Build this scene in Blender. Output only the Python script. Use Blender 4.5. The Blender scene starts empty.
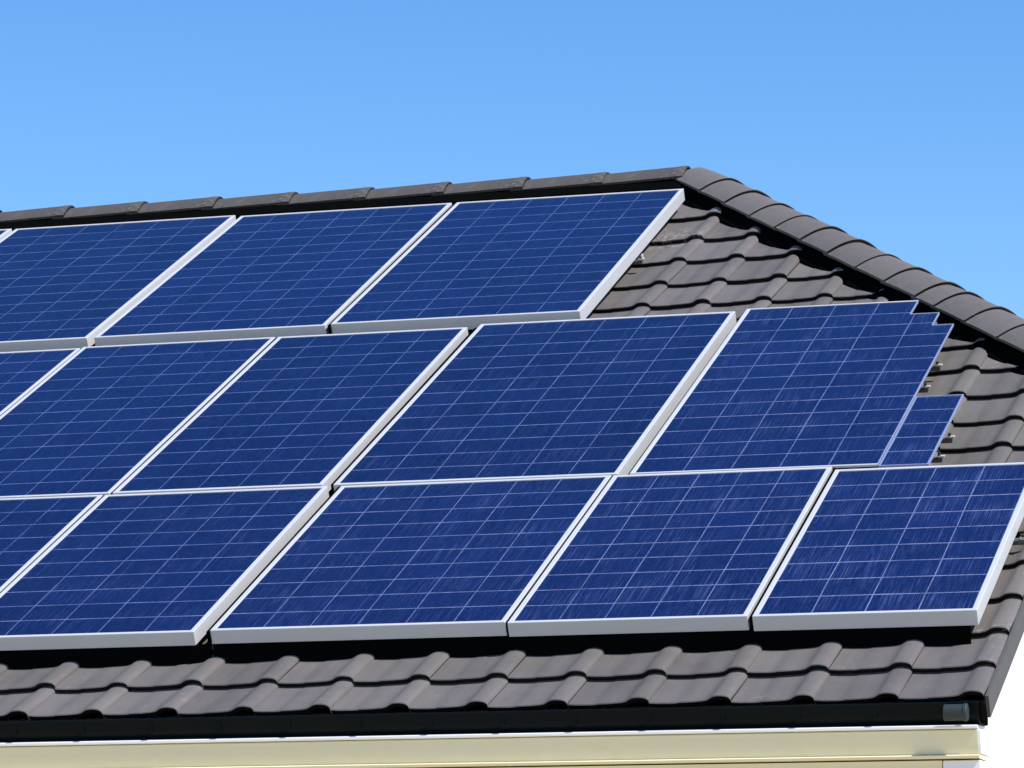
import bpy, bmesh, math, random
from mathutils import Vector, Matrix

random.seed(7)
C = bpy.context.scene.collection
S = bpy.context.scene

# ------------------------------------------------------------------ camera
cam_data = bpy.data.cameras.new("camera")
cam = bpy.data.objects.new("camera", cam_data)
C.objects.link(cam)
cam_data.sensor_width = 36.0
cam_data.lens = 135.08
cam_data.clip_start = 0.1
cam_data.clip_end = 3000
Rm = Matrix(((0.95478079, 0.0445858, 0.29394855),
             (0.29731069, -0.14318244, -0.94398366),
             (0.0, 0.98869151, -0.14996367)))
cam.matrix_world = Matrix.Translation((2.3157, -12.7616, -0.8828)) @ Rm.to_4x4()
S.camera = cam

# ------------------------------------------------------------------ sky + sun
SUN_EL = math.radians(52.8)
SUN_AZ = math.radians(107)          # clockwise from +Y
w = bpy.data.worlds.new("World")
S.world = w
w.use_nodes = True
nt = w.node_tree
bg = nt.nodes["Background"]
sky = nt.nodes.new("ShaderNodeTexSky")
sky.sky_type = 'NISHITA'
sky.sun_disc = False
sky.sun_elevation = SUN_EL
sky.sun_rotation = SUN_AZ
sky.altitude = 0
sky.air_density = 1.0
sky.dust_density = 0.0
sky.ozone_density = 3.0
hs = nt.nodes.new("ShaderNodeHueSaturation")
hs.inputs["Saturation"].default_value = 1.32
hs.inputs["Hue"].default_value = 0.507
nt.links.new(sky.outputs[0], hs.inputs["Color"])
nt.links.new(hs.outputs[0], bg.inputs[0])
bg.inputs[1].default_value = 0.127

sun_dir = Vector((math.sin(SUN_AZ) * math.cos(SUN_EL), math.cos(SUN_AZ) * math.cos(SUN_EL), math.sin(SUN_EL)))
sl = bpy.data.lights.new("sun", 'SUN')
sl.energy = 4.0
sl.angle = math.radians(0.53)
sl.color = (1.0, 0.965, 0.92)
so = bpy.data.objects.new("sun", sl)
C.objects.link(so)
so.rotation_euler = sun_dir.to_track_quat('Z', 'Y').to_euler()
so.location = (0, -10, 20)

S.view_settings.view_transform = 'Standard'
S.view_settings.look = 'None'
S.view_settings.exposure = 0.5
S.view_settings.gamma = 1.0
S.view_settings.use_curve_mapping = False

# ------------------------------------------------------------------ roof frame
P = math.radians(26.52)
CP, SP = math.cos(P), math.sin(P)
GROUND_Z = -2.65
RIDGE_V = 7.05
HIP_U = -2.60                       # apex of the near hip
VERGE_U = 0.003
HIP_K = 1.43                        # dv / du along the hip
HIP_V0 = RIDGE_V - HIP_K * (VERGE_U - HIP_U)      # where the hip meets the verge
LEFT_U = -13.5
YR = RIDGE_V * CP
ZR = RIDGE_V * SP


def W(u, v, n=0.0):
    """roof coordinates (along eave, up slope, off the slope) -> world"""
    return Vector((u, v * CP - n * SP, v * SP + n * CP))


# ------------------------------------------------------------------ node helpers
def new_mat(name):
    m = bpy.data.materials.new(name)
    m.use_nodes = True
    return m, m.node_tree, m.node_tree.nodes["Principled BSDF"]


def nmath(t, op, a, b=None, c=None, clamp=False):
    n = t.nodes.new("ShaderNodeMath")
    n.operation = op
    n.use_clamp = clamp
    for i, x in enumerate((a, b, c)):
        if x is None:
            continue
        if isinstance(x, (int, float)):
            n.inputs[i].default_value = x
        else:
            t.links.new(x, n.inputs[i])
    return n.outputs[0]


def nmix(t, fac, a, b):
    n = t.nodes.new("ShaderNodeMix")
    n.data_type = 'RGBA'
    for sock, x in ((n.inputs[0], fac), (n.inputs[6], a), (n.inputs[7], b)):
        if isinstance(x, (int, float)):
            sock.default_value = x
        elif isinstance(x, tuple):
            sock.default_value = (*x, 1) if len(x) == 3 else x
        else:
            t.links.new(x, sock)
    return n.outputs[2]


def nnoise(t, vec, scale, detail=3.0, rough=0.5, stretch=None, rot=None):
    if stretch or rot:
        mp = t.nodes.new("ShaderNodeMapping")
        if stretch:
            mp.inputs["Scale"].default_value = stretch
        if rot:
            mp.inputs["Rotation"].default_value = rot
        t.links.new(vec, mp.inputs["Vector"])
        vec = mp.outputs[0]
    n = t.nodes.new("ShaderNodeTexNoise")
    n.inputs["Scale"].default_value = scale
    n.inputs["Detail"].default_value = detail
    n.inputs["Roughness"].default_value = rough
    t.links.new(vec, n.inputs["Vector"])
    return n.outputs[0]


def nramp(t, x, lo, hi):
    n = t.nodes.new("ShaderNodeMapRange")
    n.inputs["From Min"].default_value = lo
    n.inputs["From Max"].default_value = hi
    t.links.new(x, n.inputs["Value"])
    return n.outputs[0]


def nbump(t, bsdf, h, strength, dist):
    b = t.nodes.new("ShaderNodeBump")
    b.inputs["Strength"].default_value = strength
    b.inputs["Distance"].default_value = dist
    t.links.new(h, b.inputs["Height"])
    t.links.new(b.outputs[0], bsdf.inputs["Normal"])


def objcoord(t):
    return t.nodes.new("ShaderNodeTexCoord").outputs["Object"]


# ------------------------------------------------------------------ materials
def mat_tile():
    m, t, b = new_mat("concrete_tile")
    oc = objcoord(t)
    at = t.nodes.new("ShaderNodeAttribute")
    at.attribute_name = "tint"
    tint = at.outputs["Fac"]
    big = nnoise(t, oc, 0.55, 3)
    mid = nnoise(t, oc, 7.0, 5, 0.65)
    fine = nnoise(t, oc, 190.0, 4, 0.8)
    strk = nnoise(t, oc, 1.0, 4, 0.6, stretch=(38, 2.2, 2.2))
    base = nmix(t, nramp(t, big, 0.35, 0.65), (0.136, 0.119, 0.112), (0.142, 0.127, 0.112))
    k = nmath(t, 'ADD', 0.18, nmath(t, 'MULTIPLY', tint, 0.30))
    k = nmath(t, 'ADD', k, nmath(t, 'MULTIPLY', mid, 0.42))
    k = nmath(t, 'ADD', k, nmath(t, 'MULTIPLY', fine, 0.62))
    k = nmath(t, 'ADD', k, nmath(t, 'MULTIPLY', strk, 0.34))
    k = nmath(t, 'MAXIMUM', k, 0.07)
    vm = t.nodes.new("ShaderNodeVectorMath")
    vm.operation = 'SCALE'
    t.links.new(base, vm.inputs[0])
    t.links.new(k, vm.inputs["Scale"])
    # pale lichen and lime scuffs
    li = nmath(t, 'MULTIPLY', nramp(t, nnoise(t, oc, 3.1, 2), 0.60, 0.72),
               nramp(t, nnoise(t, oc, 42.0, 4, 0.7), 0.56, 0.66), clamp=True)
    col = nmix(t, nmath(t, 'MULTIPLY', li, 0.55, clamp=True), vm.outputs[0], (0.40, 0.37, 0.30))
    # scraped cream scuff beside the top row of panels
    d = t.nodes.new("ShaderNodeVectorMath")
    d.operation = 'DISTANCE'
    t.links.new(oc, d.inputs[0])
    d.inputs[1].default_value = W(-2.52, 6.03, 0.02)
    sc = nmath(t, 'MULTIPLY', nramp(t, d.outputs["Value"], 0.26, 0.05), nramp(t, nnoise(t, oc, 26.0, 4, 0.7, stretch=(1.6, .6, .6)), 0.50, 0.62), clamp=True)
    col = nmix(t, nmath(t, 'MULTIPLY', sc, 0.7), col, (0.42, 0.37, 0.27))
    t.links.new(col, b.inputs["Base Color"])
    b.inputs["Roughness"].default_value = 0.82
    b.inputs["Specular IOR Level"].default_value = 0.3
    nbump(t, b, nmath(t, 'ADD', fine, nmath(t, 'MULTIPLY', mid, 0.6)), 0.5, 0.004)
    return m


def mat_plain(name, col, rough=0.5, metal=0.0, var=0.12, scale=9.0, stretch=None, spec=0.5, bump=0.0):
    m, t, b = new_mat(name)
    oc = objcoord(t)
    n1 = nnoise(t, oc, scale, 4, 0.6, stretch=stretch)
    n2 = nnoise(t, oc, scale * 12, 3, 0.6)
    k = nmath(t, 'ADD', 1.0 - var, nmath(t, 'MULTIPLY', nmath(t, 'ADD', n1, nmath(t, 'MULTIPLY', n2, 0.5)), var * 1.33))
    vm = t.nodes.new("ShaderNodeVectorMath")
    vm.operation = 'SCALE'
    vm.inputs[0].default_value = col
    t.links.new(k, vm.inputs["Scale"])
    t.links.new(vm.outputs[0], b.inputs["Base Color"])
    r = nmath(t, 'ADD', rough - 0.06, nmath(t, 'MULTIPLY', n1, 0.12))
    t.links.new(r, b.inputs["Roughness"])
    b.inputs["Metallic"].default_value = metal
    b.inputs["Specular IOR Level"].default_value = spec
    if bump:
        nbump(t, b, n2, bump, 0.003)
    return m


def mat_cells():
    """polycrystalline cells behind glass: UV counts cells, object coordinates are metres"""
    m, t, b = new_mat("solar_cells")
    tc = t.nodes.new("ShaderNodeTexCoord")
    oc, uv = tc.outputs["Object"], tc.outputs["UV"]
    oi = t.nodes.new("ShaderNodeObjectInfo")
    rnd = oi.outputs["Random"]
    comb = t.nodes.new("ShaderNodeCombineXYZ")
    t.links.new(nmath(t, 'MULTIPLY', rnd, 37.0), comb.inputs[0])
    t.links.new(nmath(t, 'MULTIPLY', rnd, 91.0), comb.inputs[1])
    add = t.nodes.new("ShaderNodeVectorMath")
    add.operation = 'ADD'
    t.links.new(oc, add.inputs[0])
    t.links.new(comb.outputs[0], add.inputs[1])
    p = add.outputs[0]
    sx = t.nodes.new("ShaderNodeSeparateXYZ")
    t.links.new(uv, sx.inputs[0])
    wob = nmath(t, 'MULTIPLY', nmath(t, 'SUBTRACT', nnoise(t, p, 1.7, 2), 0.5), 0.05)
    fu = nmath(t, 'FRACT', nmath(t, 'ADD', sx.outputs[0], wob))
    fv = nmath(t, 'FRACT', nmath(t, 'ADD', sx.outputs[1], wob))

    def near_edge(f, wd):
        d = nmath(t, 'MINIMUM', f, nmath(t, 'SUBTRACT', 1.0, f))
        return nmath(t, 'SUBTRACT', 1.0, nramp(t, d, wd * 0.65, wd))
    lu = near_edge(fu, 0.0130)
    lv = near_edge(fv, 0.0270)
    br = nramp(t, nnoise(t, p, 5.5, 3), 0.30, 0.62)
    br = nmath(t, 'ADD', 0.50, nmath(t, 'MULTIPLY', br, 0.5))
    brk = nmath(t, 'ADD', 0.55, nmath(t, 'MULTIPLY', nramp(t, nnoise(t, p, 60.0, 2), 0.35, 0.60), 0.45))
    lines = nmath(t, 'MULTIPLY', nmath(t, 'MULTIPLY', nmath(t, 'MAXIMUM', lu, lv), br), brk, clamp=True)
    # per-cell tone
    fl = t.nodes.new("ShaderNodeVectorMath")
    fl.operation = 'FLOOR'
    t.links.new(uv, fl.inputs[0])
    fl2 = t.nodes.new("ShaderNodeVectorMath")
    fl2.operation = 'ADD'
    t.links.new(fl.outputs[0], fl2.inputs[0])
    t.links.new(comb.outputs[0], fl2.inputs[1])
    wn = t.nodes.new("ShaderNodeTexWhiteNoise")
    t.links.new(fl2.outputs[0], wn.inputs["Vector"])
    cellv = wn.outputs["Value"]
    cry = nnoise(t, p, 105.0, 3, 0.7, stretch=(1.6, 0.5, 1))
    big = nnoise(t, p, 0.9, 2)
    k = nmath(t, 'ADD', 0.0, nmath(t, 'MULTIPLY', cellv, 0.18))
    k = nmath(t, 'ADD', k, nmath(t, 'MULTIPLY', rnd, 0.16))
    k = nmath(t, 'ADD', k, nmath(t, 'MULTIPLY', nramp(t, cry, 0.30, 0.70), 1.15))
    k = nmath(t, 'ADD', k, nmath(t, 'MULTIPLY', big, 0.26))
    vm = t.nodes.new("ShaderNodeVectorMath")
    vm.operation = 'SCALE'
    vm.inputs[0].default_value = (0.0056, 0.0130, 0.072)
    t.links.new(k, vm.inputs["Scale"])
    # busbar and finger streaks running up the slope
    st1 = nnoise(t, p, 1.0, 2, 0.6, stretch=(260, 3.2, 1))
    st2 = nnoise(t, p, 3.0, 3, 0.6)
    stm = nnoise(t, p, 1.0, 1, 0.5, stretch=(26, 7, 1))
    sk = nmath(t, 'MULTIPLY', nramp(t, st1, 0.50, 0.68), nramp(t, stm, 0.05, 0.60), clamp=True)
    sk = nmath(t, 'MULTIPLY', sk, nmath(t, 'ADD', 0.25, nmath(t, 'MULTIPLY', nramp(t, st2, 0.4, 0.62), 0.75)), clamp=True)
    bu = nmath(t, 'FRACT', nmath(t, 'MULTIPLY', nmath(t, 'ADD', sx.outputs[0], wob), 2.0))
    bl = nmath(t, 'MULTIPLY', near_edge(nmath(t, 'FRACT', nmath(t, 'ADD', bu, 0.5)), 0.024),
               nramp(t, nnoise(t, p, 1.0, 2, 0.5, stretch=(9, 4, 1)), 0.5, 0.72), clamp=True)
    sk = nmath(t, 'MAXIMUM', sk, nmath(t, 'MULTIPLY', bl, 1.0))
    sc = t.nodes.new("ShaderNodeSeparateColor")
    t.links.new(oi.outputs["Color"], sc.inputs[0])
    sk = nmath(t, 'MULTIPLY', sk, sc.outputs[0])
    col = nmix(t, nmath(t, 'MULTIPLY', sk, 0.50, clamp=True), vm.outputs[0], (0.13, 0.17, 0.35))
    lcol = nmix(t, sc.outputs[0], (0.125, 0.165, 0.36), (0.27, 0.30, 0.46))
    col = nmix(t, nmath(t, 'MULTIPLY', lines, 0.86, clamp=True), col, lcol)
    t.links.new(col, b.inputs["Base Color"])
    b.inputs["Roughness"].default_value = 0.12
    b.inputs["IOR"].default_value = 1.33
    b.inputs["Specular IOR Level"].default_value = 0.30
    nbump(t, b, nnoise(t, p, 2.2, 2), 0.06, 0.02)
    return m


def mat_ground():
    m, t, b = new_mat("pale_paving")
    oc = objcoord(t)
    n = nnoise(t, oc, 0.6, 6, 0.6)
    col = nmix(t, n, (0.50, 0.40, 0.26), (0.58, 0.47, 0.31))
    t.links.new(col, b.inputs["Base Color"])
    b.inputs["Roughness"].default_value = 0.9
    return m


M = {
    'tile': mat_tile(),
    'cells': mat_cells(),
    'frame': mat_plain("anodised_aluminium", (0.57, 0.565, 0.555), 0.40, 0.05, 0.06, 6.0, (1, 6, 6)),
    'edge': mat_plain("glass_edge", (0.26, 0.30, 0.44), 0.35, 0.0, 0.15, 20.0),
    'rail': mat_plain("mill_aluminium", (0.09, 0.09, 0.09), 0.5, 0.3, 0.12, 14.0),
    'clamp': mat_plain("bright_clamp", (0.50, 0.49, 0.47), 0.4, 0.1, 0.12, 30.0),
    'bolt': mat_plain("dark_steel", (0.05, 0.05, 0.05), 0.5, 0.4, 0.1, 40.0),
    'flat_black': mat_plain("matte_black", (0.003, 0.003, 0.003), 0.95, 0.0, 0.2, 20.0, spec=0.0),  # dull black for backings and for the added shade strips
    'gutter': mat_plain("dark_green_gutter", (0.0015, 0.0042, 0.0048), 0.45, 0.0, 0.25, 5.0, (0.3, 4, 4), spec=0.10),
    'stub': mat_plain("grey_green_pipe", (0.020, 0.030, 0.027), 0.6, 0.0, 0.2, 30.0),
    'cream': mat_plain("cream_paint", (0.79, 0.715, 0.46), 0.55, 0.0, 0.10, 2.0, (0.25, 6, 8), bump=0.08),
    'white': mat_plain("white_paint", (0.82, 0.82, 0.81), 0.5, 0.0, 0.06, 3.0, (0.4, 4, 4)),
    'render': mat_plain("white_render", (0.82, 0.81, 0.79), 0.85, 0.0, 0.05, 4.0, bump=0.15),
    'verge': mat_plain("grey_verge", (0.085, 0.082, 0.078), 0.8, 0.0, 0.25, 14.0, bump=0.2),
    'ground': mat_ground(),
}


# ------------------------------------------------------------------ mesh helpers
def obj(name, bm, mat, parent=None, smooth=None, loc=None):
    me = bpy.data.meshes.new(name)
    bmesh.ops.recalc_face_normals(bm, faces=bm.faces)
    bm.to_mesh(me)
    bm.free()
    me.materials.append(mat)
    if smooth is not None:
        for p in me.polygons:
            p.use_smooth = True
        me.set_sharp_from_angle(angle=math.radians(smooth))
    o = bpy.data.objects.new(name, me)
    C.objects.link(o)
    if parent:
        o.parent = parent
    if loc is not None:
        o.location = loc
    return o


def empty(name, label, cat, loc, rot=(0, 0, 0), group=None):
    o = bpy.data.objects.new(name, None)
    o.empty_display_size = 0.2
    C.objects.link(o)
    o.location = loc
    o.rotation_euler = rot
    o["label"] = label
    o["category"] = cat
    if group:
        o["group"] = group
    return o


def box(bm, x0, x1, y0, y1, z0, z1):
    vs = [bm.verts.new(c) for c in ((x0, y0, z0), (x1, y0, z0), (x1, y1, z0), (x0, y1, z0),
                                    (x0, y0, z1), (x1, y0, z1), (x1, y1, z1), (x0, y1, z1))]
    for f in ((0, 3, 2, 1), (4, 5, 6, 7), (0, 1, 5, 4), (1, 2, 6, 5), (2, 3, 7, 6), (3, 0, 4, 7)):
        bm.faces.new([vs[i] for i in f])
    return vs


def prism_x(bm, prof, x0, x1, close=True, cap=True):
    """extrude a (y, z) profile along x"""
    a = [bm.verts.new((x0, y, z)) for y, z in prof]
    b = [bm.verts.new((x1, y, z)) for y, z in prof]
    n = len(prof)
    for i in range(n if close else n - 1):
        j = (i + 1) % n
        bm.faces.new((a[i], b[i], b[j], a[j]))
    if cap and close:
        bm.faces.new(a[::-1])
        bm.faces.new(b)


def cyl(bm, p0, p1, r, seg=20, cap=True, r1=None):
    p0, p1 = Vector(p0), Vector(p1)
    d = (p1 - p0).normalized()
    a = d.orthogonal().normalized()
    c = d.cross(a)
    r1 = r if r1 is None else r1
    A, B = [], []
    for i in range(seg):
        th = 2 * math.pi * i / seg
        q = a * math.cos(th) + c * math.sin(th)
        A.append(bm.verts.new(p0 + q * r))
        B.append(bm.verts.new(p1 + q * r1))
    for i in range(seg):
        j = (i + 1) % seg
        bm.faces.new((A[i], A[j], B[j], B[i]))
    if cap:
        bm.faces.new(A[::-1])
        bm.faces.new(B)


def bevel(o, wdt, seg=2):
    md = o.modifiers.new("bevel", 'BEVEL')
    md.width = wdt
    md.segments = seg
    md.limit_method = 'ANGLE'
    md.angle_limit = math.radians(40)


# ------------------------------------------------------------------ ground
bm = bmesh.new()
bmesh.ops.create_grid(bm, x_segments=1, y_segments=1, size=900)
g = obj("ground", bm, M['ground'], loc=(0, 0, GROUND_Z))
g["kind"] = "structure"

# ------------------------------------------------------------------ the house
HL = Vector((-5, 6.3, GROUND_Z))
house = empty("house", "white bungalow with dark tiled half-hipped roof, dark gutter and cream eaves", "house", HL)

# tile field -----------------------------------------------------------------
PITCH = 0.2905
PROF = [(0.0, 0.000), (0.030, -0.0022), (0.075, -0.0028), (0.099, -0.0022), (0.103, -0.0004), (0.150, 0.0012),
        (0.188, 0.0034), (0.206, 0.0068), (0.217, 0.0128), (0.226, 0.0182), (0.239, 0.0212), (0.256, 0.0218),
        (0.272, 0.0192), (0.281, 0.0160), (0.2875, 0.0105), (0.2900, 0.0030)]
COURSES = [0.0, 0.262, 0.570, 0.902, 1.243, 1.58, 1.92, 2.255, 2.59, 2.922, 3.265, 3.62, 3.965, 4.25, 4.535,
           4.822, 5.185, 5.578, 5.955, 6.365, 6.74, 7.10]
TH = 0.022


def tile_field(u_right, n_tiles, courses, transform, keep_tint):
    bm = bmesh.new()
    tl = bm.faces.layers.float.new("tint")
    rows = len(courses) - 1
    for r in range(rows):
        v0, v1 = courses[r], courses[r + 1] + 0.05
        for k in range(n_tiles):
            uo = u_right - (k + 1) * PITCH
            tint = random.random() * 0.8 + 0.2 * random.random()
            dn = random.uniform(-0.0022, 0.0022)
            dv = random.uniform(-0.005, 0.005)
            sk = random.uniform(-0.005, 0.005)
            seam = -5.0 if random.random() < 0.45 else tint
            cols = []
            for (x, h) in PROF:
                u = uo + x
                top = h + TH + dn + 0.004
                pts = [(v0 + dv + 0.020, h + dn - 0.001), (v0 + dv, top - 0.0045), (v0 + dv + 0.0025, top - 0.0010),
                       (v0 + dv + 0.008, top), (v1, h - 0.002)]
                pts = [(v, n - 0.009) for v, n in pts]
                cols.append([bm.verts.new(transform(u + sk * (v - v0), v, n)) for v, n in pts])
            for a, b in zip(cols[:-1], cols[1:]):
                for i in range(4):
                    f = bm.faces.new((a[i], b[i], b[i + 1], a[i + 1]))
                    f[tl] = tint if i else -5.0           # nose face coloured black, its shade painted in
            for i in range(4):                                   # side lap down to the next tile
                pass
            e = cols[-1]
            low = [bm.verts.new(v.co - (transform(0, 0, 0.012) - transform(0, 0, 0))) for v in e]
            for i in range(4):
                f = bm.faces.new((e[i], low[i], low[i + 1], e[i + 1]))
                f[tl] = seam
    return bm


def clip(bm, co, no):
    geo = bm.verts[:] + bm.edges[:] + bm.faces[:]
    bmesh.ops.bisect_plane(bm, geom=geo, plane_co=co, plane_no=no, clear_outer=True, clear_inner=False)


n_t = int((VERGE_U - LEFT_U) / PITCH)
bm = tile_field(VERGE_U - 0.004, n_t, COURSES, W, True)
# cut at the near hip and at the ridge
hip_dir = (W(1, -HIP_K) - W(0, 0)).normalized()
nrm = W(0, 0, 1) - W(0, 0, 0)
side = hip_dir.cross(nrm)
if side.x < 0:
    side = -side
clip(bm, W(HIP_U, RIDGE_V), side)
clip(bm, Vector((0, YR - 0.01, 0)), Vector((0, 1, 0)))
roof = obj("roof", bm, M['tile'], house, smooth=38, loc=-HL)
roof["label"] = "front slope of grey-brown concrete roll tiles"

# solid deck under the tiles, so nothing is see-through
bm = bmesh.new()
XL, XR = LEFT_U, VERGE_U - 0.012
DN = -0.022
zz = lambda y: y * SP / CP
hv = HIP_V0
pts_f = [W(XL, 0.06, DN), W(XR, 0.06, DN), W(XR, hv, DN), W(HIP_U, RIDGE_V, DN), W(XL, RIDGE_V, DN)]
bm.faces.new([bm.verts.new(p) for p in pts_f])
mir = lambda p: Vector((p.x, 2 * YR - p.y, p.z))
bm.faces.new([bm.verts.new(mir(p)) for p in pts_f[::-1]])
a, b_, c_ = W(XR, hv, DN), W(HIP_U, RIDGE_V, DN), mir(W(XR, hv, DN))
bm.faces.new([bm.verts.new(p) for p in (a, c_, b_)])
obj("roof_deck", bm, M['flat_black'], roof)

# rear slope and hip end, same tiles
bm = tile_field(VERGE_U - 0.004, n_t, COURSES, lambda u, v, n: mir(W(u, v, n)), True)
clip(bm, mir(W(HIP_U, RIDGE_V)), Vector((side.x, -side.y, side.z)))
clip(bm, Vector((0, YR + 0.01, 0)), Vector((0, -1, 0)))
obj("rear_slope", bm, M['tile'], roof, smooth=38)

EP = math.atan(HIP_K * SP)                                       # pitch of the hip end
y_lo = HIP_V0 * CP
end_w = 2 * (YR - y_lo)
end_len = (HIP_U - VERGE_U) / -math.cos(EP)


def WE(u, v, n):
    x = VERGE_U + 0.02 - v * math.cos(EP) + n * math.sin(EP)
    z = HIP_V0 * SP + v * math.sin(EP) + n * math.cos(EP)
    return Vector((x, YR + end_w / 2 + u, z))


crs = [i * 0.34 for i in range(int(end_len / 0.34) + 2)]
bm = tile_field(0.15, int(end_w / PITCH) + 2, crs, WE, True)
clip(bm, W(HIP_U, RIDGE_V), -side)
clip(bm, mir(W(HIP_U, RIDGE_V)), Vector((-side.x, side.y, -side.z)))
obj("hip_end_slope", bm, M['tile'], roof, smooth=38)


# ridge and hip caps ---------------------------------------------------------
def cap_mesh(length, w0, w1, h0, h1, th, lap, lift=0.011):
    """an arched cap along local +x (x = 0 small end, x = length big lapping end), y across, z up"""
    bm = bmesh.new()
    tl = bm.faces.layers.float.new("tint")
    N = 16

    def ring(x, wd, h, dz):
        out = []
        for i in range(N + 1):
            s = -1 + 2 * i / N
            z = h * (1 - abs(s) ** 1.75)
            out.append((x, s * wd, z + dz))
        return out
    secs = []
    stations = [(0.0, 0), (length * 0.5, 0.5), (length - lap, 0.86), (length - lap + 0.006, 1.0), (length - 0.006, 1.02), (length, 1.0)]
    for x, f in stations:
        secs.append(ring(x, w0 + (w1 - w0) * f, h0 + (h1 - h0) * f, (lift * f) - (0.003 if x == length else 0)))
    top = [[bm.verts.new(p) for p in s] for s in secs]
    bot = [[bm.verts.new((p[0], p[1] * 0.93, p[2] - th)) for p in s] for s in secs]
    for grid, flip in ((top, False), (bot, True)):
        for a, b in zip(grid[:-1], grid[1:]):
            for i in range(N):
                q = (a[i], a[i + 1], b[i + 1], b[i])
                bm.faces.new(q[::-1] if flip else q)
    for k in (0, -1):
        for i in range(N):
            bm.faces.new((top[k][i], top[k][i + 1], bot[k][i + 1], bot[k][i]))
    for a, b, c, d in zip(top[:-1], top[1:], bot[:-1], bot[1:]):
        for i in (0, N):
            bm.faces.new((a[i], b[i], d[i], c[i]))
    bm.normal_update()
    rim = set()
    for grid in (top, bot):
        for row in (grid[0], grid[-1]):
            rim.update(row)
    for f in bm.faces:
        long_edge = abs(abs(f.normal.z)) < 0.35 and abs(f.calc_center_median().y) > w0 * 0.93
        f[tl] = -5.0 if all(v in rim for v in f.verts) or long_edge else 0.5  # cap ends and long edges tinted black, joint shade put into the colour
    return bm


def place(o, origin, X, Z):
    X = X.normalized()
    Y = Z.cross(X).normalized()
    Z = X.cross(Y).normalized()
    m = Matrix((X, Y, Z)).transposed().to_4x4()
    m.translation = origin
    o.matrix_local = m


def set_tint(o, val):
    for p in o.data.attributes["tint"].data:
        if p.value > -4:
            p.value = val


apex = Vector((HIP_U, YR, ZR))
# ridge
R_STEP = 0.437
first = None
u = -2.685
k = 0
while u > LEFT_U:
    if k % 5 == 0:
        proto = cap_mesh(R_STEP + 0.07, 0.130, 0.136, 0.076, 0.079, 0.010, 0.055)
        o = obj("ridge_tile", proto, M['tile'], roof, smooth=35)
        set_tint(o, -0.9)
        protos = o.data
    else:
        o = bpy.data.objects.new("ridge_tile", protos)
        C.objects.link(o)
        o.parent = roof
    tilt = random.uniform(-0.006, 0.006)
    place(o, Vector((u - R_STEP - 0.035, YR, ZR + 0.012 + random.uniform(-0.003, 0.003))),
          Vector((1, random.uniform(-0.006, 0.006), 0.008 + tilt)), Vector((0, 0, 1)))
    u -= R_STEP
    k += 1

# near hip
hipT = (W(HIP_U + 1, RIDGE_V - HIP_K) - W(HIP_U, RIDGE_V)).normalized()      # running down the hip
n_end = Vector((math.sin(EP), 0, math.cos(EP)))
hipZ = (nrm + n_end).normalized()
hip_len = (W(VERGE_U, HIP_V0) - apex).length
H_STEP = 0.322


def hip_caps(mirror):
    s = 0.05
    k = 0
    short = {9: 0.20}
    while s < hip_len - 0.05:
        st = short.get(k, H_STEP + random.uniform(-0.012, 0.012))
        bmc = cap_mesh(st + 0.06, 0.152, 0.160, 0.078, 0.082, 0.014, 0.0, 0.016)
        o = obj("hip_tile", bmc, M['tile'], roof, smooth=35)
        set_tint(o, random.uniform(0.3, 0.8))
        T = Vector(hipT)
        Z = Vector(hipZ)
        T = T + Z * -0.012 + Vector((random.uniform(-.006, .006), 0, random.uniform(-.006, .006)))
        org = apex + hipT * (s - 0.06) + hipZ * (0.018 + random.uniform(-0.003, 0.003))
        if mirror:
            T.y, Z.y = -T.y, -Z.y
            org = Vector((org.x, 2 * YR - org.y, org.z))
        place(o, org, T, Z)
        s += st
        k += 1


hip_caps(False)
hip_caps(True)

# added black strips: the shade under ridge and hip caps, built solid
bm = bmesh.new()
prism_x(bm, [(YR - 0.235, ZR - 0.085), (YR + 0.235, ZR - 0.085), (YR + 0.232, ZR - 0.052), (YR + 0.075, ZR + 0.035), (YR - 0.075, ZR + 0.035), (YR - 0.232, ZR - 0.052)], LEFT_U, HIP_U + 0.05)
obj("ridge_shade", bm, M['flat_black'], roof)
for mirror in (False, True):
    bm = bmesh.new()
    Yh = hipZ.cross(hipT).normalized()
    prof = [(-0.185, -0.09), (0.185, -0.09), (0.185, -0.058), (0.08, 0.046), (-0.08, 0.046), (-0.185, -0.058)]
    ends = []
    for s in (0.0, hip_len):
        ends.append([apex + hipT * s + Yh * y + hipZ * z for y, z in prof])
    if mirror:
        ends = [[Vector((p.x, 2 * YR - p.y, p.z)) for p in e] for e in ends]
    A = [bm.verts.new(p) for p in ends[0]]
    B = [bm.verts.new(p) for p in ends[1]]
    for i in range(6):
        j = (i + 1) % 6
        bm.faces.new((A[i], A[j], B[j], B[i]))
    bm.faces.new(A[::-1])
    bm.faces.new(B)
    obj("hip_shade", bm, M['flat_black'], roof)

# cloaked verge strip down the gable edge
for mirror in (False, True):
    bm = bmesh.new()
    f = mir if mirror else (lambda p: p)
    q = []
    for (x0, x1) in ((VERGE_U - 0.002, VERGE_U + 0.010),):
        v0, v1 = 0.002, HIP_V0 + 0.05
        n0, n1 = -0.064, 0.014
        for v, ns in ((v0, (n0, n1)), (v1, (n0, n1))):
            for n in ns:
                for x in (x0, x1):
                    q.append(bm.verts.new(f(W(x, v, n))))
    for ids in ((0, 1, 3, 2), (4, 5, 7, 6), (0, 1, 5, 4), (2, 3, 7, 6), (0, 2, 6, 4), (1, 3, 7, 5)):
        bm.faces.new([q[i] for i in ids])
    obj("verge_board", bm, M['verge'], house, loc=-HL)

# walls ------------------------------------------------------------------------
GX = VERGE_U - 0.014                                             # gable face
WY = 0.060                                                       # front wall face
bm = bmesh.new()
z_top_f = -0.20


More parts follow.
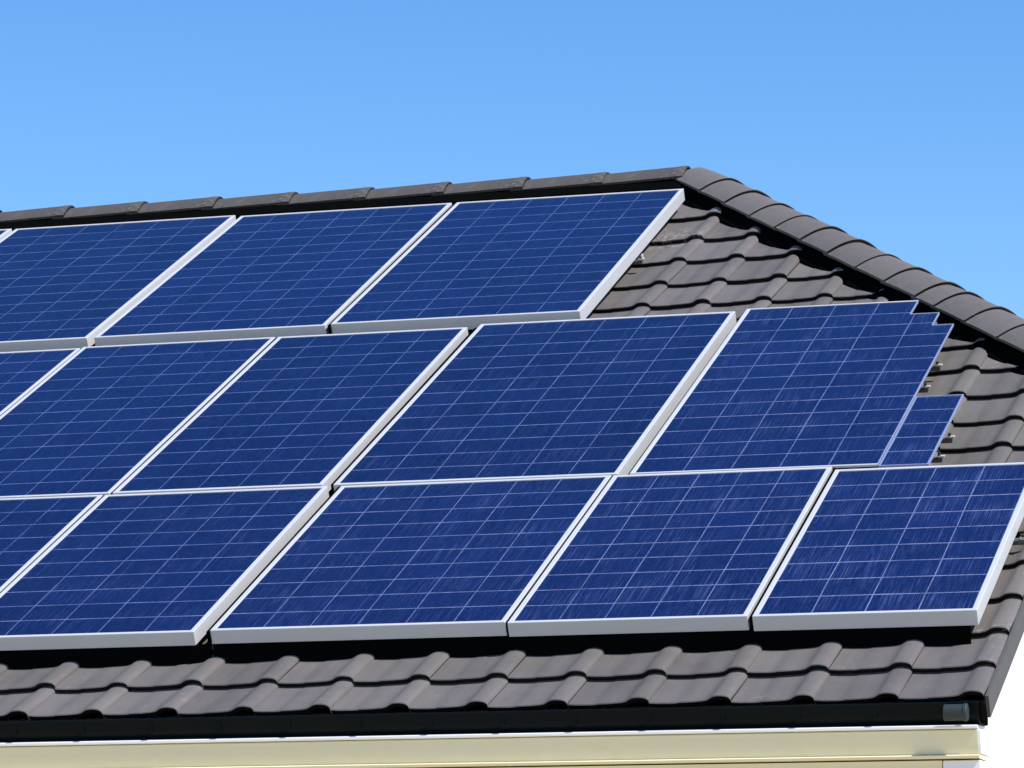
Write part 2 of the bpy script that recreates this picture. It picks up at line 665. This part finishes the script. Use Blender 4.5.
def gable_ring(x):
    pts = [(WY, GROUND_Z), (2 * YR - WY, GROUND_Z), (2 * YR - WY, -0.03)]
    yh = HIP_V0 * CP
    pts += [(2 * YR - yh, HIP_V0 * SP - 0.05), (yh, HIP_V0 * SP - 0.05), (WY, -0.03)]
    return [Vector((x, y, z)) for y, z in pts]


A = [bm.verts.new(p) for p in gable_ring(GX)]
B = [bm.verts.new(p) for p in gable_ring(LEFT_U + 0.2)]
bm.faces.new(A)
bm.faces.new(B[::-1])
for i in range(6):
    j = (i + 1) % 6
    bm.faces.new((A[i], B[i], B[j], A[j]))
obj("wall", bm, M['render'], house, loc=-HL)

# boxed eaves: cream board with a white top lip, mitred return at the gable
EX = -0.016
bm = bmesh.new()
prism_x(bm, [(WY - 0.002, -0.100), (-0.060, -0.100), (-0.066, -0.104), (-0.060, -0.150), (-0.052, -0.182), (WY - 0.002, -0.182)], LEFT_U, EX)
obj("fascia_board", bm, M['cream'], house, smooth=25, loc=-HL)
bm = bmesh.new()
prism_x(bm, [(WY - 0.002, -0.086), (-0.072, -0.086), (-0.076, -0.089), (-0.076, -0.095), (-0.070, -0.0985), (WY - 0.002, -0.0985)], LEFT_U, EX + 0.001)
obj("fascia_lip", bm, M['white'], house, smooth=25, loc=-HL)
bm = bmesh.new()
prism_x(bm, [(WY - 0.002, -0.184), (-0.068, -0.184), (-0.074, -0.188), (-0.070, -0.196), (WY - 0.002, -0.200)], LEFT_U, EX + 0.006)
obj("fascia_ledge", bm, M['cream'], house, smooth=25, loc=-HL)
bm = bmesh.new()
prism_x(bm, [(WY + 0.05, -0.0965), (-0.055, -0.0995), (-0.061, -0.104), (-0.056, -0.150), (-0.048, -0.1815), (WY + 0.05, -0.1815)], EX + 0.0005, GX + 0.003)
obj("eaves_return", bm, M['white'], house, loc=-HL)
bm = bmesh.new()
prism_x(bm, [(WY - 0.002, -0.202), (-0.046, -0.202), (-0.040, -0.42), (WY - 0.002, -0.42)], LEFT_U, -0.140)
obj("frieze_board", bm, M['cream'], house, smooth=25, loc=-HL)
bm = bmesh.new()
box(bm, -0.137, GX + 0.002, -0.050, WY - 0.002, GROUND_Z, -0.202)
o = obj("corner_post", bm, M['white'], house, loc=-HL)
bevel(o, 0.004)

# gutter -------------------------------------------------------------------------
GU_R = -0.006
bm = bmesh.new()
outer = []
for i in range(9):
    th = math.radians(180 + 90 * i / 8 * 1.0)
    outer.append((-0.028 + 0.052 * math.cos(th), -0.026 + 0.050 * math.sin(th)))
prof = [(-0.080, -0.002), (-0.086, -0.006), (-0.082, -0.014)] + outer[1:] + [(0.050, -0.0765), (0.050, -0.004), (0.046, -0.004), (0.046, -0.070)]
inner = [(p[0] + 0.005, p[1] + 0.006) for p in outer[::-1]]
prof += inner[:-1] + [(-0.075, -0.004)]
prof = [(y, z - 0.007) for y, z in prof]
prism_x(bm, prof, LEFT_U, GU_R)
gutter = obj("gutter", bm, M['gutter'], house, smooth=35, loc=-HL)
bm = bmesh.new()
prism_x(bm, [(-0.079, -0.011), (-0.080, -0.027)] + [(y, z - 0.007) for y, z in outer[1:]] + [(0.049, -0.0825), (0.049, -0.011)], GU_R + 0.001, GU_R + 0.006)
obj("end_cap", bm, M['flat_black'], gutter)
k = 0
u = -0.36
while u > LEFT_U:
    bm = bmesh.new()
    box(bm, u - 0.008, u + 0.008, -0.0822, -0.074, -0.058, -0.020)
    box(bm, u - 0.004, u + 0.004, -0.0850, -0.0815, -0.048, -0.042)
    o = obj("gutter_bracket", bm, M['gutter'], gutter)
    u -= 0.262
    k += 1
bm = bmesh.new()
cyl(bm, (-0.118, -0.112, -0.047), (-0.045, -0.112, -0.047), 0.0275, 24)
cyl(bm, (-0.052, -0.112, -0.047), (-0.038, -0.112, -0.047), 0.030, 24)
stub = obj("pipe_stub", bm, M['stub'], gutter, smooth=40)
stub["label"] = "short grey-green pipe stub at the gutter end"
bevel(stub, 0.003)


# ------------------------------------------------------------------ solar panels
def inset_poly(poly, d):
    """inset an axis-aligned counter-clockwise polygon; d is one width or one per edge"""
    n = len(poly)
    ds = list(d) if isinstance(d, (list, tuple)) else [d] * n
    out = []
    for i in range(n):
        p0, p1, p2 = poly[i - 1], poly[i], poly[(i + 1) % n]

        def nrm2(a, b):
            dx, dy = b[0] - a[0], b[1] - a[1]
            L = math.hypot(dx, dy)
            return -dy / L, dx / L
        n1, n2 = nrm2(p0, p1), nrm2(p1, p2)
        # both normals are axis aligned and perpendicular
        da, db = ds[i - 1], ds[i]
        out.append((p1[0] + da * n1[0] + db * n2[0], p1[1] + da * n1[1] + db * n2[1]))
    return out


def solar_panel(poly, nc, nr, label, off=0.12, lip=0.019, depth=0.055, framed=True, cells_box=None, skirt_ext=0, gap_shade=None, soft=()):
    u0 = min(p[0] for p in poly)
    v0 = min(p[1] for p in poly)
    loc = W(u0, v0, off)
    jit = (random.uniform(-.0012, .0012), random.uniform(-.0012, .0012), 0)
    root = empty("solar_panel", label, "solar panel", loc, (P + jit[0], jit[1], jit[2]), "solar panels on the roof")
    pl = [(p[0] - u0, p[1] - v0) for p in poly]
    lips = list(lip) if isinstance(lip, (list, tuple)) else [lip] * len(pl)
    ins = inset_poly(pl, lips)
    n = len(pl)
    bm = bmesh.new()
    top_o = [bm.verts.new((x, y, 0)) for x, y in pl]
    top_i = [bm.verts.new((x, y, 0)) for x, y in ins]
    gl_i = [bm.verts.new((x, y, -0.006)) for x, y in ins]
    bot_o = [bm.verts.new((x, y, -depth)) for x, y in pl]
    bot_i = [bm.verts.new((x, y, -depth)) for x, y in ins]
    for i in range(n):
        j = (i + 1) % n
        bm.faces.new((top_o[i], top_o[j], top_i[j], top_i[i]))
        bm.faces.new((top_i[i], top_i[j], gl_i[j], gl_i[i]))
        bm.faces.new((bot_o[j], bot_o[i], bot_i[i], bot_i[j]))
        bm.faces.new((bot_i[j], bot_i[i], gl_i[i], gl_i[j]))
        bm.faces.new((bot_o[i], bot_o[j], top_o[j], top_o[i]))
    fr = obj("frame", bm, M['frame'] if framed else M['edge'], root)
    fr.data.materials.append(M['edge'])
    if framed:
        bevel(fr, 0.0022, 2)
    # glass with the cells
    bm = bmesh.new()
    ins2 = inset_poly(pl, [x + 0.0004 for x in lips])
    f = bm.faces.new([bm.verts.new((x, y, -0.003)) for x, y in ins2])
    uvl = bm.loops.layers.uv.new("UVMap")
    x0, y0, x1, y1 = cells_box or (min(p[0] for p in ins2), min(p[1] for p in ins2), max(p[0] for p in ins2), max(p[1] for p in ins2))
    for l in f.loops:
        l[uvl].uv = (0.006 + (l.vert.co.x - x0) / (x1 - x0) * nc * 0.998, 0.015 + (l.vert.co.y - y0) / (y1 - y0) * nr * 0.997)
    gl = obj("glass", bm, M['cells'], root)
    cu, cv = (u0 + max(p[0] for p in poly)) / 2, (v0 + max(p[1] for p in poly)) / 2
    soil = min(1.0, max(0.22, 1.05 + 0.19 * cu - 0.10 * (cv - 1.3)))     # the right-hand panels are the most streaked
    gl.color = (soil, soil, soil, 1)
    # backsheet
    bm = bmesh.new()
    bm.faces.new([bm.verts.new((x, y, -0.010)) for x, y in inset_poly(pl, [x + 0.001 for x in lips])])
    obj("backsheet", bm, M['flat_black'], root)
    if gap_shade:
        # added black strip for the shade in the joint to the next panel
        wd, ht = max(p[0] for p in pl), max(p[1] for p in pl)
        bm = bmesh.new()
        box(bm, wd + gap_shade[0], wd + gap_shade[1], 0.004, ht - 0.004, -0.050, -0.0035)
        obj("joint_shade", bm, M['flat_black'], root)
    for k in soft:
        fr.data.polygons[k * 5].material_index = 1
        fr.data.polygons[k * 5 + 4].material_index = 1
    if skirt_ext:
        # added black sheet standing for the shade between the frame and the tiles
        wd = max(p[0] for p in pl)
        bm = bmesh.new()
        for q in box(bm, 0.002, wd + skirt_ext, 0.008, 0.016, -0.126, -depth - 0.001)[:4]:
            q.co.y -= 0.028
        obj("shade_skirt", bm, M['flat_black'], root)
    return root


def rect(u0, u1, v0, v1):
    return [(u0, v0), (u1, v0), (u1, v1), (u0, v1)]


# top row, under the ridge
solar_panel(rect(-7.48, -6.290, 4.42, 6.572), 6, 13, "blue panel cut off at the left picture edge just under the ridge")
solar_panel(rect(-6.262, -4.998, 4.422, 6.563), 6, 13, "leftmost full blue panel in the row under the ridge")
solar_panel(rect(-4.962, -3.792, 4.425, 6.548), 6, 13, "blue panel in the middle of the row under the ridge", gap_shade=(0.012, 0.0205))
solar_panel(rect(-3.770, -2.555, 4.445, 6.560), 6, 13, "right end blue panel of the top row beside the bare tile triangle", depth=0.062)
# middle row
solar_panel(rect(-5.95, -4.966, 2.128, 4.262), 6, 13, "blue panel at the left picture edge in the middle row", lip=0.017, gap_shade=(0.003, 0.0085))
solar_panel(rect(-4.954, -3.986, 2.134, 4.272), 5, 13, "narrow blue panel second from the left in the middle row", lip=0.017, gap_shade=(0.003, 0.0085))
solar_panel(rect(-3.974, -3.048, 2.136, 4.280), 5, 13, "narrow blue panel in the middle row just left of the wide streaked panel", gap_shade=(0.036, 0.046))
solar_panel(rect(-2.998, -1.795, 2.130, 4.324), 6, 13, "wide blue panel at the centre of the middle row")
ste = [(-1.745, 2.124), (-0.739, 2.124), (-0.739, 3.953), (-0.832, 3.953), (-0.832, 4.135), (-0.960, 4.135), (-0.960, 4.338), (-1.745, 4.338)]
solar_panel(ste, 5, 13, "blue panel with its top right corner cut in steps below the hip", lip=[.012, .005, .005, .005, .005, .005, .012, .019], depth=0.011, soft=(1, 2, 3, 4, 5))
solar_panel(rect(-0.733, -0.535, 2.102, 2.958), 1, 5, "small narrow strip panel standing right of the stepped panel", lip=0.0055, depth=0.010, framed=False)
# bottom row, above the gutter
solar_panel(rect(-5.02, -4.010, 0.505, 2.118), 6, 10, "blue panel at the left picture edge in the bottom row", lip=0.017, gap_shade=(0.003, 0.0085), skirt_ext=0.01)
solar_panel(rect(-3.998, -3.018, 0.520, 2.120), 5, 10, "blue panel left of the wide gap in the bottom row above the gutter", gap_shade=(0.048, 0.058), skirt_ext=0.058)
solar_panel(rect(-2.958, -1.817, 0.532, 2.118), 6, 10, "wide blue panel right of the wide gap in the bottom row", gap_shade=(0.002, 0.0085), skirt_ext=0.01)
solar_panel(rect(-1.806, -0.918, 0.525, 2.110), 5, 10, "blue panel between the wide one and the end one in the bottom row", gap_shade=(0.009, 0.0145), skirt_ext=0.016)
solar_panel(rect(-0.900, -0.098, 0.524, 2.078), 4, 9, "right end blue panel of the bottom row at the gable edge", depth=0.058, skirt_ext=-0.03)


# ------------------------------------------------------------------ mounting rails
def rail(u0, u1, v, label, n_top=0.062, clampy=True, big=False):
    root = empty("mounting_rail", label, "mounting rail", W(u1, v, 0.0), (P, 0, 0), "rails carrying the panels")
    L = u1 - u0
    bm = bmesh.new()
    box(bm, -L, -0.016, -0.010, 0.010, 0.040, n_top - 0.004)
    o = obj("rail", bm, M['rail'], root)
    bevel(o, 0.002)
    x = -0.25
    while x > -L:
        bm = bmesh.new()
        box(bm, x - 0.02, x + 0.02, -0.03, 0.03, -0.01, 0.031)
        obj("roof_hook", bm, M['bolt'], root)
        x -= 1.1
    bm = bmesh.new()
    s = 1.25 if big else 1.0
    box(bm, -0.034, -0.004, -0.009 * s, 0.009 * s, n_top - 0.003, n_top + 0.006 * s)
    if big:
        box(bm, -0.016, -0.010, -0.013 * s, 0.013 * s, n_top + 0.007 * s, n_top + 0.020 * s)
    o = obj("end_clamp", bm, M['clamp'], root)
    bevel(o, 0.003)
    bm = bmesh.new()
    cyl(bm, (-0.025, 0, n_top + 0.008), (-0.025, 0, n_top + 0.017), 0.007, 6)
    obj("clamp_bolt", bm, M['bolt'], root)
    return root


rail(-7.4, -2.500, 5.47, "aluminium rail end with a bright clamp poking out beside the top row", big=True)
rail(-5.9, -0.722, 3.545, "upper rail end poking out right of the stepped panel")
rail(-5.9, -0.724, 3.255, "lower rail end poking out just above the narrow strip panel")
rail(-1.6, -0.512, 2.585, "upper rail end beside the narrow strip panel")
rail(-1.6, -0.514, 2.350, "lower rail end beside the narrow strip panel, just above the bottom row")
rail(-5.0, -0.045, 1.385, "rail end with a clamp at the right side of the bottom row", big=True)
